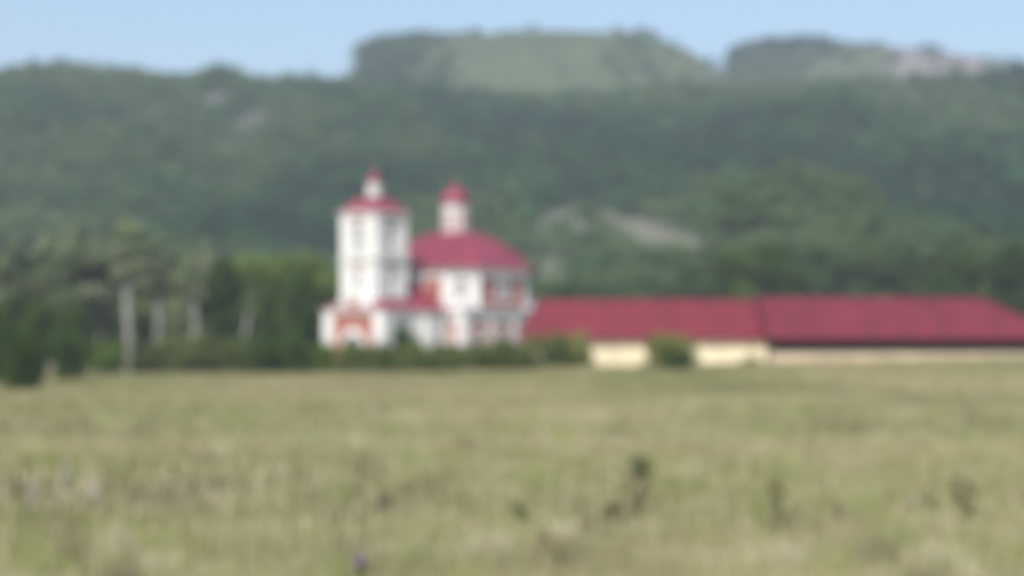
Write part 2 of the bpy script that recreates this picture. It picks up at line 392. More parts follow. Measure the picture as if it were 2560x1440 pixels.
# leaning pale trunk
lt = tree('leaning_birch', 11.5, 2.6, 8.2, 'column', 1300, .22, SILV, (.20,.24,.13), 21, M_PALEBARK, .42, 10, lean=.0)
lt.location = (at(600, 213), 213, gz(at(600, 213), 213)-.2); lt.rotation_euler = (0, math.radians(9), 0)
tag(lt, 'pale trunked birch leaning right between two dark green trees', 'tree', TG)
lt2 = tree('pale_trunk_birch', 14, 3.2, 9.0, 'column', 2600, .22, SILV, SILV2, 22, M_PALEBARK, .44, 10)
lt2.location = (at(497, 214), 214, gz(at(497, 214), 214)-.2); lt2.rotation_euler = (0, math.radians(-4), 0)
tag(lt2, 'birch with thick pale trunk leaning slightly left of the dark round-topped tree', 'tree', TG)

# hedge and shrubs in front of the church
HG = 'bushes of the hedge before the church'
def sh(px, ybase, ytop, wpx, seed, c, label, group=HG, name=None):
    ymax = 215 if px < 800 else (193 if px < 1060 else 189 if px < 1300 else 186)
    Y = min(ymax, max(20, F*(CAMZ-0)/(ybase-HY)))
    x = at(px, Y)
    for _ in range(6): Y = min(ymax, F*(CAMZ-gz(x, Y))/(ybase-HY)); x = at(px, Y)
    h = zat(ytop, Y)-gz(x, Y); w = wpx/F*Y
    cols = dict(d=(DK, MD), m=((.095,.13,.036), (.16,.195,.058)), y=((.10,.17,.025), (.16,.24,.045)), o=((.21,.23,.07), (.30,.31,.10)))[c]
    o = place('shrub', x, Y, w/4.6, seed*1.7, h/3.2*1.22, label, 'bush', group, shrubm(seed*7+3, *cols), key='shrub'+c+str(seed % 3))
    return o
hedge = [(395,930,852,120,'m'),(470,935,845,130,'m'),(545,932,850,120,'m'),(620,935,848,120,'m'),(690,940,850,110,'d'),
         (905,937,858,120,'m'),(985,935,862,120,'m'),(1065,935,864,120,'m'),(1140,934,862,120,'m'),(1215,933,860,120,'m'),(1290,932,854,120,'m')]
hl = ['hedge bush at the left end of the hedge, beside the small dark bush','hedge bush below the slender silver tree','hedge bush below the dark round-topped tree',
      'hedge bush at the foot of the leaning pale birch','dark hedge bush left of the bright yellow-green bush','hedge bush just right of the bright yellow-green bush, before the porch arch',
      'hedge bush below the pointed shrub','hedge bush below the refectory wall','hedge bush before the left half of the domed hall','hedge bush below the near corner of the domed hall',
      'hedge bush before the right end of the domed hall']
for i, (h, l) in enumerate(zip(hedge, hl)): sh(h[0], h[1], h[2], h[3]*1.4, i, h[4], l)
sh(1370,925,838,140,0,'m','tall hedge bush with olive top below the left end of the long roof')
sh(1428,922,838,115,1,'o','olive bush at the right end of the hedge, beside the cream wall')
sh(800,938,862,110,0,'y','bright yellow-green bush at the foot of the church porch, left side')
sh(745,940,845,90,1,'d','dark bush left of the bright yellow-green bush, below the dark tree')
sh(262,925,862,120,1,'y','light green bush between the dark bushes and the small dark one')
sh(352,920,850,60,2,'d','small dark green bush at the foot of the tallest silvery tree')
BG = 'dark bushes at the left edge of the meadow'
sh(62,982,820,130,0,'d','dark bush standing furthest into the meadow at the left edge',BG)
sh(185,955,840,120,1,'d','dark bush right of the foremost one, at the left edge of the meadow',BG)
sh(-10,962,770,150,2,'d','dark bush cut by the left edge of the view',BG)
sh(1015,925,822,75,1,'d','pointed dark green shrub rising before the white refectory wall','shrubs before the walls')
sh(1672,922,836,185,2,'o','round yellow-green bush standing before the cream wall of the long shed','shrubs before the walls')
sh(1690,930,880,95,0,'d','low dark bush at the foot of the yellow-green bush before the cream wall','shrubs before the walls')
yt = tree('young_tree', 5.2, 2.2, 2.0, 'round', 1500, .14, (.09,.11,.04), (.16,.17,.07), 33, M_BARK, .08, 9)
yt.location = (at(1632, 186), 186, gz(at(1632, 186), 186)); tag(yt, 'thin young tree with a small crown left of the round bush before the cream wall', 'tree')
yt.scale = (1, 1, 3.9/5.2)
sh(1875,908,893,60,0,'o','tiny low bush at the foot of the cream wall near its right end','shrubs before the walls')

# trees above the long roof, at the foot of the hill
RG = 'trees at the foot of the hill behind the long roof'
rt = [(1400,708,300,'m','nearest to the domed hall, low'),(1475,705,310,'m','second right of the domed hall, low'),(1560,690,330,'m','third from the domed hall'),(1640,680,320,'m','below the pale clearing'),
      (1740,660,330,'m','below the right end of the pale clearing'),(1830,615,335,'m','at the left foot of the rounded foothill'),(1900,600,300,'d','very dark, in the notch of the foothill'),
      (1985,600,330,'m','broad, in the middle of the foothill'),(2070,612,320,'m','right of the broad middle tree'),(2150,600,330,'m','left of the gap above the shed roof'),
      (2230,610,310,'m','right of the gap above the shed roof'),(2310,612,325,'m','above the right part of the shed roof'),(2390,615,300,'d','dark, above the right end of the ridge'),
      (2470,600,320,'m','above the sloping right end of the roof'),(2550,605,300,'d','dark, cut by the right edge of the view')]
for i, (px, yt_, Y, k, l) in enumerate(rt):
    k = 'f' if k == 'm' else k
    T(k, px, yt_, Y, 'green tree behind the long red roof, '+l, (13, 14, 12, 11)[i % 4] if k == 'f' and i % 4 < 2 else (13 if k == 'f' else 11+i % 2), i*1.3, ws=1.15, group=RG)

# the forest on the hillside: one mass nobody could count
def forest():
    N = 18000
    Y = 345+rng.random(N)**.8*(1560-345); X = (rng.random(N)-.5)*(Y*.94+60)
    for a, b, y0, y1, q in ((905, 1090, 960, 1290, 700), (1825, 2020, 1230, 1480, 800)):    # thickets on the left shoulders of both knolls
        yy = y0+rng.random(q)*(y1-y0); pp = a+rng.random(q)**1.5*(b-a)*1.35; X = np.append(X, (pp-1280)/F*(y1 if 0 else yy)); Y = np.append(Y, yy)
    N = len(X)
    m, k = patchmask(X, Y)
    px = 1280+F*X/Y
    dens = np.ones(N)
    dens *= (rng.random(N) > m*.93)*(1-.0)
    # knolls: open grass with scattered thickets
    open_ = smooth(Y, 930, 960)
    th = (fbm(X/45, Y/60, 51) > .60)
    pxj = px; px = px+170*(fbm(X/22, Y/40, 57)-.5)-60*rng.random(N)**2
    edge = (((px > 880) & (px < 1080) & (Y < 1330)) | ((px > 1822) & (px < 2010) & (Y > 1250)) | (px > 2490) | (px < 870))
    edge &= ~((pxj > 1760) & (pxj < 1822)); px = pxj
    keep = (rng.random(N) > open_*(.62+.34*smooth(px+260*(fbm(X/30, Y/60, 59)-.5), 1000, 1300))) | (edge & (rng.random(N) < .95)) | (th & (rng.random(N) < .5))
    sel = (dens > 0) & keep & ~((X > 20) & (X < 120) & (Y < 350))
    X, Y = X[sel], Y[sel]; n = len(X); Z = zg(X, Y); px = 1280+F*X/Y
    nt_ = 210
    base = []
    for s in range(5):
        r = np.random.default_rng(60+s); cs = np.array([(r.normal()*.28, r.normal()*.28, .34+.5*r.random()) for _ in range(8)])
        rs = np.array([(.26, .26, .22)]*8)*(.7+.6*r.random((8, 1))); T_, kk = leaf_tris(nt_, cs, rs, .10)
        base.append((T_.reshape(-1, 3), kk, r.random(8)))
    H = 6.5+4.5*rng.random(n); H *= np.where(Y > 945, .7, 1.0); Wd = H*(.85+.35*rng.random(n)); ang = rng.random(n)*6.283
    pal = np.array([(.034,.078,.032), (.043,.098,.036), (.060,.116,.040), (.090,.132,.050), (.022,.056,.030)])
    zone = fbm(X/70, Y/110, 71); u = np.clip(zone*3.2-1.1+rng.normal(size=n)*.22, 0, .999)
    idx = np.array([4, 0, 1, 2, 3]); ci = idx[(u*5).astype(int)]
    col = pal[ci]*(.92+.36*rng.random(n))[:, None]*np.array((1.06, 1.06, 1.0))
    fh = np.exp(-((X-72)/42)**2-((Y-410)/70)**2)[:, None]; col = col*(1-.7*fh)+np.array((.100,.150,.062))*.7*fh
    out = np.empty((n, nt_*3, 3), np.float32); oc = np.empty((n, nt_*3, 3), np.float32)
    which = rng.integers(0, 5, n)
    for s in range(5):
        w = np.where(which == s)[0]; P, kk, bl = base[s]
        ca, sa = np.cos(ang[w])[:, None], np.sin(ang[w])[:, None]
        out[w, :, 0] = (P[:, 0]*ca-P[:, 1]*sa)*Wd[w][:, None]+X[w][:, None]
        out[w, :, 1] = (P[:, 0]*sa+P[:, 1]*ca)*Wd[w][:, None]+Y[w][:, None]
        out[w, :, 2] = P[:, 2]*H[w][:, None]+Z[w][:, None]
        sh_ = np.repeat(.8+.45*bl[kk], 3)[None, :, None]; oc[w] = col[w][:, None, :]*sh_
    o = np_mesh('forest', out.reshape(-1, 3), 3, M_LEAF, None, oc.reshape(-1, 3))
    tag(o, 'dense mixed woodland covering the whole hillside behind the church', 'woodland', kind='stuff')
forest()

# ------------------------------------------------------------------ the church
AX = math.atan2(.79, .61)
church = empty('church', (-16.4, 200, 0), AX)
tag(church, 'red and white brick church with square bell tower and red faceted dome', 'church')
def frame(o, d, up=(0, 0, 1)):
    """point mapping for a wall: o origin, d direction along; outward normal to the right of d"""
    o = Vector(o); d = Vector(d).normalized(); n = Vector((d.y, -d.x, 0)); u = Vector(up)
    return lambda a, z, k=0: tuple(o+d*a+u*z+n*k)
def arch_pts(x0, x1, z0, z1, rise, n=10):
    cx, rx = (x0+x1)/2, (x1-x0)/2
    if rise <= 0: return [(x0, z1), (x1, z1)]
    return [(cx-rx*math.cos(math.pi*i/n), z1-rise+rise*math.sin(math.pi*i/n)) for i in range(n+1)]
def wall(m, P, w, z0, z1, ops=(), depth=.4, mi=0, rmi=None):
    """wall face of width w between z0 and z1 with openings (x0,x1,za,zb,rise)"""
    rmi = mi if rmi is None else rmi; x = 0
    for (a, b, za, zb, rise) in sorted(ops):
        if a > x: m.face([P(x, z0), P(a, z0), P(a, z1), P(x, z1)], mi)
        if za > z0: m.face([P(a, z0), P(b, z0), P(b, za), P(a, za)], mi)
        ap = arch_pts(a, b, za, zb, rise)
        for p, q in zip(ap, ap[1:]): m.face([P(p[0], p[1]), P(q[0], q[1]), P(q[0], z1), P(p[0], z1)], mi)
        out = [(a, za)]+ap+[(b, za)] if rise > 0 else [(a, za), (a, zb), (b, zb), (b, za)]
        for i in range(len(out)):
            p, q = out[i], out[(i+1) % len(out)]
            m.face([P(p[0], p[1]), P(p[0], p[1], -depth), P(q[0], q[1], -depth), P(q[0], q[1])], rmi)
        x = b
    if x < w: m.face([P(x, z0), P(w, z0), P(w, z1), P(x, z1)], mi)
def surround(P, op, t=.3, k=.12, hood=False):
    """raised frame round an opening as a mesh builder"""
    a, b, za, zb, rise = op; m = MB(); ap = arch_pts(a, b, za, zb, rise)
    cx = (a+b)/2
    inn = [(a, za)]+ap+[(b, za)]; 
    def outp(p, i, n):
        if i == 0: return (p[0]-t, p[1])
        if i == n-1: return (p[0]+t, p[1])
        if rise > 0:
            v = Vector((p[0]-cx, (p[1]-(zb-rise))*(b-a)/2/max(rise, .01))).normalized(); return (p[0]+v.x*t, p[1]+v.y*t)
        return (p[0]+(-t if p[0] < cx else t), p[1]+t)
    n = len(inn); ou = [outp(p, i, n) for i, p in enumerate(inn)]
    for i in range(n-1):
        p, q, r, s = inn[i], inn[i+1], ou[i+1], ou[i]
        m.face([P(*p, k), P(*q, k), P(*r, k), P(*s, k)]); m.face([P(*s, k), P(*r, k), P(*r), P(*s)]); m.face([P(*q, k), P(*p, k), P(*p, -.05), P(*q, -.05)])
    for (p, s) in ((inn[0], ou[0]), (inn[-1], ou[-1])): m.face([P(*p, k), P(*s, k), P(*s, 0), P(*p, 0)])
    return m
def pbox(m, P, a, b, z0, z1, k0, k1, mi=0):
    c = [P(a, z0, k0), P(b, z0, k0), P(b, z0, k1), P(a, z0, k1), P(a, z1, k0), P(b, z1, k0), P(b, z1, k1), P(a, z1, k1)]
    for q in ((0,1,2,3),(7,6,5,4),(3,2,6,7),(0,4,5,1),(1,5,6,2),(0,3,7,4)): m.face([c[i] for i in q], mi)
def window(P, op, parent=church, frame_mat=None, pane=None, t=.28, name='window', depth=.3, bars=True, sill=True, k=.12):
    a, b, za, zb, rise = op; m = surround(P, op, t, k)
    if sill: pbox(m, P, a-t-.1, b+t+.1, za-.2, za-.002, .0, k+.12)
    w = m.build(name, frame_mat or M_WHITE, parent)
    g = MB(); ap = arch_pts(a, b, za, zb, rise)
    g.face([P(a, za, -depth)]+[P(b, za, -depth)]+[P(x, z, -depth) for x, z in reversed(ap)])
    g.build('pane', pane or M_GLASS, w)
    if bars:
        g = MB(); cx = (a+b)/2; pbox(g, P, cx-.04, cx+.04, za, zb-.02, -depth+.01, -depth+.07)
        for f in (.33, .66): z = za+(zb-za)*f; pbox(g, P, a, cx-.041, z-.03, z+.03, -depth+.01, -depth+.07); pbox(g, P, cx+.041, b, z-.03, z+.03, -depth+.01, -depth+.07)
        g.build('glazing_bars', M_WHITE, w)
    return w
def sq(hx0, hx1, hy): return [(hx0, -hy), (hx1, -hy), (hx1, hy), (hx0, hy)]
def band(name, poly, z0, z1, out, m=M_WHITE, parent=church):
    b = MB()
    cx = sum(p[0] for p in poly)/len(poly); cy = sum(p[1] for p in poly)/len(poly)
    def off(o):
        r = []; n = len(poly)
        for i in range(n):
            p0, p1, p2 = Vector(poly[i-1]), Vector(poly[i]), Vector(poly[(i+1) % n])
            d1 = (p1-p0).normalized(); d2 = (p2-p1).normalized(); n1 = Vector((d1.y, -d1.x)); n2 = Vector((d2.y, -d2.x))
            q = (n1+n2).normalized(); q *= o/max(.3, q.dot(n1)); r.append((p1.x+q.x, p1.y+q.y))
        return r
    h = z1-z0
    rings = [[(x, y, z) for x, y in off(o)] for o, z in ((-.2, z0), (out*.45, z0), (out*.45, z0+h*.4), (out*.75, z0+h*.45), (out*.75, z0+h*.7), (out, z0+h*.75), (out, z1), (-.2, z1))]
    b.loft(rings, cap0=False, cap1=False); return b.build(name, m, parent)
def sides(poly):
    n = len(poly); return [(poly[i], poly[(i+1) % n]) for i in range(n)]

# tower: local x to the east (away), -y is the sunny-right side
tw = 2.68; tp = sq(-tw, tw, tw)
body = MB(); trims = []
TIER = [(7.4, 12.7, (8.9, 11.9), 1.3), (13.3, 18.2, (14.1, 17.5), 1.9)]
for (z0, z1, (za, zb), ow) in TIER:
    for (p, q) in sides(tp):
        P = frame((*p, 0), (q[0]-p[0], q[1]-p[1], 0)); op = (tw-ow/2, tw+ow/2, za, zb, ow/2)
        wall(body, P, 2*tw, z0, z1, [op], .45); trims.append((P, op, z0))
body.prism(tp, 12.7, 13.3)
body.build('tower_wall', M_WHITE, church)
for (P, op, z0) in trims:
    if z0 > 13: window(P, op, pane=M_GREYW, frame_mat=M_WHITE, name='bell_opening', bars=False, t=.25, sill=True)
    else: window(P, op, pane=M_GREYW, name='window', t=.28)
    # brick spandrel and panel in the middle bay
    w_ = MB(); a, b, za, zb, r_ = op
    if z0 < 13:
        w2 = MB(); pbox(w2, P, tw-1.1, tw+1.1, z0+.35, za-.35, .0, .03); w2.build('brick_panel', M_BRICK, church)
    c0, c1 = tw-1.35, tw+1.35
    if z0 > 13: pbox(w_, P, c0, c1, zb+.32, 18.15, .0, .03)
    else:
        pbox(w_, P, c0+.2, c1-.2, zb+.32, zb+.62, .0, .03)
    w_.build('brick_panel', M_BRICK, church)
# corner pilasters of the tower, each its own part
for (z0, z1, _, _) in TIER:
    for (sx, sy) in ((-1,-1),(1,-1),(1,1),(-1,1)):
        m = MB(); x0, x1 = sorted((sx*(tw-1.02), sx*(tw+.14))); y0, y1 = sorted((sy*(tw-1.02), sy*(tw+.14)))
        # an L of two slabs
        xa, xb = sorted((sx*(tw+.14), sx*(tw-.05))); ya, yb = sorted((sy*(tw+.14), sy*(tw-.05)))
        m.box(xa, xb, y0, y1, z0, z1); xi0, xi1 = sorted((sx*(tw-.052), sx*(tw-1.02))); m.box(xi0, xi1, ya, yb, z0, z1)
        m.build('pilaster', M_WHITE, church)
band('cornice', tp, 12.7, 13.3, .42); band('cornice', tp, 18.2, 18.75, .5)
def dome(name, poly, prof, m, parent=church, c=(0, 0), ribs=True):
    """facetted dome over a polygon; prof = (scale, z)"""
    b = MB(); rings = [[(c[0]+(x-c[0])*s, c[1]+(y-c[1])*s, z) for x, y in poly] for s, z in prof]
    b.loft(rings); o = b.build(name, m, parent)
    if ribs:
        r = MB()
        for i in range(len(poly)):
            r.tube([(rg[i][0], rg[i][1], rg[i][2]+.01) for rg in rings], [.07]*len(rings), 6)
        # standing seams between the ribs
        for i in range(len(poly)):
            j = (i+1) % len(poly); L = math.dist(poly[i], poly[j]); k = max(1, int(L/.7))
            for t in range(1, k):
                f = t/k; r.tube([(rg[i][0]*(1-f)+rg[j][0]*f, rg[i][1]*(1-f)+rg[j][1]*f, rg[i][2]+.01) for rg in rings[:-1]], [.03]*(len(rings)-1), 4)
        r.build('roof_seams', m, o)
    return o
dome('tower_roof', sq(-2.85, 2.85, 2.85), [(1, 18.76), (.93, 19.0), (.78, 19.55), (.58, 20.1), (.42, 20.45), (.30, 20.62)], M_ROOF)
def ngon(c, r, n, ph=0): return [(c[0]+r*math.cos(2*math.pi*i/n+ph), c[1]+r*math.sin(2*math.pi*i/n+ph)) for i in range(n)]
m = MB(); m.prism(ngon((0, 0), .88, 8, .39), 20.55, 22.15); lan = m.build('lantern', M_WHITE, church)
m = MB()
for i in range(8):
    a = 2*math.pi*i/8; x, y = .815*math.cos(a), .815*math.sin(a); P = frame((x, y, 0), (-math.sin(a), math.cos(a), 0)); m = MB(); pbox(m, P, -.16, .16, 20.95, 21.8, -.01, .03)
    m.build('lantern_opening', M_GREYW, lan)
band('lantern_cornice', ngon((0, 0), .88, 8, .39), 22.15, 22.35, .15)
def revolve(name, prof, c, m, n=16, parent=church, smooth_=True):
    b = MB(); b.loft([[(c[0]+r*math.cos(2*math.pi*i/n), c[1]+r*math.sin(2*math.pi*i/n), z) for i in range(n)] for r, z in prof])
    return b.build(name, m, parent, smooth=smooth_, merge=True)
revolve('lantern_cap', [(1.1, 22.36), (1.05, 22.5), (.8, 22.85), (.45, 23.2), (.2, 23.6), (.09, 24.0), (.06, 24.2)], (0, 0), M_ROOF)
def cross(c, z, h):
    m = MB(); t = .05; x, y = c
    m.box(x-t, x+t, y-t, y+t, z, z+h); m.box(x-t+.003, x+t-.003, y-h*.3, y-t, z+h*.62, z+h*.62+.09); m.box(x-t+.003, x+t-.003, y+t, y+h*.3, z+h*.62, z+h*.62+.09)
    m.box(x-t+.003, x+t-.003, y-h*.15, y-t, z+h*.8, z+h*.8+.08); m.box(x-t+.003, x+t-.003, y+t, y+h*.15, z+h*.8, z+h*.8+.08)
    m.build('cross', M_GOLD, church)
cross((0, 0), 24.15, 1.1)

# porch block round the foot of the tower
pb = sq(-3.6, 3.2, 4.7); m = MB()
wst = frame((-3.6, 4.7, 0), (0, -1, 0)); op = (3.6, 5.8, 0.3, 4.3, 1.1)
wall(m, wst, 9.4, -.6, 6.7, [op], .6)
m.build('porch_wall', M_BRICK, church); m = MB()
for (p, q) in (((-3.6, -4.7), (3.2, -4.7)), ((3.2, -4.7), (3.2, 4.7)), ((3.2, 4.7), (-3.6, 4.7))):
    P = frame((*p, 0), (q[0]-p[0], q[1]-p[1], 0)); L = math.dist(p, q)
    if L < 8 and p[1] < 0: so = (2.4, 3.7, 2.4, 4.9, .65); wall(m, P, L, -.6, 6.7, [so], .4); south = (P, so)
    else: wall(m, P, L, -.6, 6.7)
m.build('porch_wall', M_WHITE, church)
window(*south)
w = surround(wst, op, .75, .22).build('portal', M_WHITE, church)
m = MB(); m.face([wst(x, z, -.55) for x, z in [(3.6, .3), (5.8, .3)]]+[wst(x, z, -.55) for x, z in reversed(arch_pts(3.6, 5.8, .3, 4.3, 1.1))]); m.build('door', M_GREYW, w)
m = MB(); pbox(m, wst, 2.9, 6.5, -.6, .1, .0, .9); pbox(m, wst, 3.1, 6.3, .1, .28, .0, .5); m.build('steps', M_FOUND, church)
# brick gable above the portal, white edged
m = MB(); g = [(1.6, 7.15), (7.8, 7.15), (4.7, 9.15)]
m.face([wst(x, z, .05) for x, z in g]); m.face([wst(x, z, -.6) for x, z in reversed(g)])
for (p, q) in zip(g, g[1:]+g[:1]): m.face([wst(*q, .05), wst(*p, .05), wst(*p, -.6), wst(*q, -.6)])
m.build('gable', M_WHITE, church)
m = MB(); pbox(m, wst, 3.9, 5.5, 7.2, 8.35, .05, .09); m.build('brick_panel', M_BRICK, church)
m = MB()
for (p, q) in ((g[0], g[2]), (g[2], g[1])):
    m.face([wst(p[0], p[1], .2), wst(q[0], q[1], .2), wst(q[0], q[1]+.3, .2), wst(p[0], p[1]+.3, .2)]); m.face([wst(p[0], p[1]+.3, .2), wst(q[0], q[1]+.3, .2), wst(q[0], q[1]+.3, -.6), wst(p[0], p[1]+.3, -.6)])
    m.face([wst(p[0], p[1], .2), wst(q[0], q[1], .2), wst(q[0], q[1], .05), wst(p[0], p[1], .05)])
m.build('gable_trim', M_WHITE, church)
for (a0, a1) in ((.0, 1.5), (7.9, 9.4)):
    m = MB(); pbox(m, wst, a0-.15 if a0 < 1 else a0, a1 if a0 < 1 else a1+.15, -.6, 6.7, .0, .16); m.build('pilaster', M_WHITE, church)
Ps = frame((-3.6, -4.7, 0), (1, 0, 0))
for (a0, a1) in ((.0, 1.3), (5.6, 6.6)):
    m = MB(); pbox(m, Ps, a0, a1, -.6, 6.7, .0, .15); m.build('pilaster', M_WHITE, church)
band('cornice', pb, 6.7, 7.15, .4)
m = MB(); A = [(-3.95, -5.05, 7.16), (3.2, -5.05, 7.16), (3.2, 5.05, 7.16), (-3.95, 5.05, 7.16)]; B = [(-2.70, -2.70, 8.35), (2.7, -2.70, 8.6), (2.7, 2.70, 8.6), (-2.70, 2.70, 8.35)]
m.loft([A, B]); m.build('porch_roof', M_ROOF, church)

# refectory between tower and domed hall
OX = 15.05; h8 = 7.65; ch = 2.9
rx0, rx1, ry = 3.2, OX-h8, 5.5
m = MB(); refs = []
P = frame((rx0, -ry, 0), (1, 0, 0)); o1 = (1.4, 2.7, 2.3, 5.0, .65)
wall(m, P, rx1-rx0, -.6, 6.7, [o1], .4); refs.append((P, o1))
P2 = frame((rx0, -4.7, 0), (0, -1, 0)); wall(m, P2, ry-4.7, -.6, 6.7)
m.build('refectory_wall', M_WHITE, church); m = MB(); P3 = frame((rx1, ry, 0), (-1, 0, 0)); wall(m, P3, rx1-rx0, -.6, 6.7, [o1], .4); refs.append((P3, o1))
P4 = frame((rx0, ry, 0), (0, -1, 0)); wall(m, P4, ry-4.7, -.6, 6.7)
m.build('refectory_wall', M_WHITE, church)
for r_ in refs: window(*r_)
m = MB()
e = .45; zr = 7.0; top = 10.9
a = (rx0-e, -ry-e, zr); b = (rx1, -ry-e, zr); c = (rx1, ry+e, zr); d = (rx0-e, ry+e, zr); r0 = (rx0+2.2, 0, top); r1 = (rx1, 0, top)
m.face([a, b, r1, r0]); m.face([c, d, r0, r1]); m.face([d, a, r0]); m.face([a, d, c, b]); m.face([b, c, r1])
m.build('refectory_roof', M_ROOF, church)
band('cornice', sq(rx0, rx1, ry), 6.55, 6.98, .38)

# domed hall: square below, chamfered octagon above
base = sq(OX-h8, OX+h8, h8)
oc = [(OX-h8+ch, -h8), (OX+h8-ch, -h8), (OX+h8, -h8+ch), (OX+h8, h8-ch), (OX+h8-ch, h8), (OX-h8+ch, h8), (OX-h8, h8-ch), (OX-h8, -h8+ch)]
m = MB(); ws = []
for (p, q) in sides(base):
    P = frame((*p, 0), (q[0]-p[0], q[1]-p[1], 0)); L = math.dist(p, q)
    ops = [(L*f-.75, L*f+.75, 2.1, 5.0, .75) for f in (.2, .5, .8)]
    if p[0] < OX and q[0] < OX: ops = [ops[2], ops[0]]
    wall(m, P, L, -.6, 6.9, ops, .4); ws += [(P, o_) for o_ in ops]
m.build('lower_wall', M_BRICK, church)
for (P, o_) in ws: window(P, o_, t=.3, pane=M_GREYW)
for (p, q) in sides(base):
    P = frame((*p, 0), (q[0]-p[0], q[1]-p[1], 0)); L = math.dist(p, q)
    for f in (0, .345, .655, 1):
        a0 = min(max(L*f-.5, -.002), L-1.0)
        m = MB(); pbox(m, P, a0-(.15 if f == 0 else 0), a0+1.0, -.6, 6.9, .0, .15); m.build('pilaster', M_WHITE, church)
    m = MB(); pbox(m, P, 0, L, 5.95, 6.895, .0, .1); m.build('frieze', M_WHITE, church)
band('cornice', base, 6.9, 7.6, .5)
A = [(OX+s*(h8+.45), t*(h8+.45), 7.61) for s, t in ((-1,-1),(1,-1),(1,1),(-1,1))]
for (i, cidx) in ((0, (7, 0)), (1, (1, 2)), (2, (3, 4)), (3, (5, 6))):
    v0, v1 = oc[cidx[0]], oc[cidx[1]]; m = MB()
    m.face([(*v0, 7.61), A[i], (v0[0]*.5+v1[0]*.5, v0[1]*.5+v1[1]*.5, 8.5)]); m.face([A[i], (*v1, 7.61), (v0[0]*.5+v1[0]*.5, v0[1]*.5+v1[1]*.5, 8.5)])
    m.build('corner_roof', M_WHITE, church)
m = MB(); ws = []
for i, (p, q) in enumerate(sides(oc)):
    P = frame((*p, 0), (q[0]-p[0], q[1]-p[1], 0)); L = math.dist(p, q)
    hw = .95 if L > 5 else .7; o_ = (L/2-hw, L/2+hw, 8.6, 10.9, .3); wall(m, P, L, 7.6, 11.8, [o_], .4); ws.append((P, o_, L, i))
m.build('upper_wall', M_BRICK, church)
for (P, o_, L, i) in ws:
    window(P, o_, t=.62 if L > 5 else .55, pane=M_GREYW)
    for f in (0, 1):
        wd = .5 if L > 5 else .7
        a0 = 0 if f == 0 else L-wd; m = MB(); pbox(m, P, a0, a0+wd, 7.6, 11.8, .0, .14); m.build('pilaster', M_WHITE, church)
    if L > 5: 
        m = MB(); pbox(m, P, .51, L-.51, 11.25, 11.795, .0, .1); m.build('frieze', M_WHITE, church)
    else:
        m = MB(); pbox(m, P, .71, L-.71, 11.25, 11.795, .0, .1); pbox(m, P, .71, o_[0]-.56, 7.65, 11.2, .0, .06); pbox(m, P, o_[1]+.56, L-.71, 7.65, 11.2, .0, .06); m.build('frieze', M_WHITE, church)
band('cornice', oc, 11.8, 12.35, .55)
k = (h8+.75)/h8
dome('dome', [(OX+(x-OX)*k, y*k) for x, y in oc], [(1, 12.36), (.985, 12.55), (.90, 13.4), (.79, 14.4), (.66, 15.35), (.52, 16.15), (.38, 16.75), (.26, 17.1), (.18, 17.2)], M_ROOF, c=(OX, 0))
m = MB(); m.prism(ngon((OX, 0), 1.7, 8, .39), 17.0, 20.3); dr = m.build('drum', M_WHITE, church)
m = MB(); m2 = MB()
for i in range(8):
    a = 2*math.pi*i/8; r_ = 1.7*math.cos(math.pi/8); P = frame((OX+r_*math.cos(a), r_*math.sin(a), 0), (-math.sin(a), math.cos(a), 0))
    m = MB(); m2 = MB(); pbox(m, P, -.38, .38, 17.4, 19.7, -.01, .03); pbox(m2, P, -.2, .2, 17.9, 19.4, .02, .045)
    m.build('brick_panel', M_BRICK, dr); m2.build('drum_window', M_GREYW, dr)
band('drum_cornice', ngon((OX, 0), 1.7, 8, .39), 20.3, 20.6, .22)
revolve('cupola', [(1.85, 20.61), (1.98, 20.9), (2.0, 21.2), (1.85, 21.7), (1.5, 22.15), (1.0, 22.55), (.5, 22.9), (.22, 23.2), (.1, 23.55), (.06, 23.7)], (OX, 0), M_ROOF, 20)
cross((OX, 0), 23.6, 1.1)

# apse on the far side
ap = [(OX+h8, -4.4), (OX+h8+3.4, -4.4), (OX+h8+5.6, -2.0), (OX+h8+5.6, 2.0), (OX+h8+3.4, 4.4), (OX+h8, 4.4)]
m = MB(); m.prism(ap, -.6, 8.6, cap=False); m.build('apse_wall', M_WHITE, church)
band('cornice', ap, 8.6, 9.0, .35)
m = MB(); k = 1.07; rim = [(OX+h8-.0 if i in (0, 5) else OX+h8+(x-OX-h8)*k, y*k, 9.01) for i, (x, y) in enumerate(ap)]; tp_ = (OX+h8, 0, 11.6)
for i in range(5): m.face([rim[i], rim[i+1], (OX+h8+1.0, 0, 11.3)])
m.face([rim[0], (OX+h8+1.0, 0, 11.3), rim[5]]); m.face(list(reversed(rim))); m.build('apse_roof', M_ROOF, church)

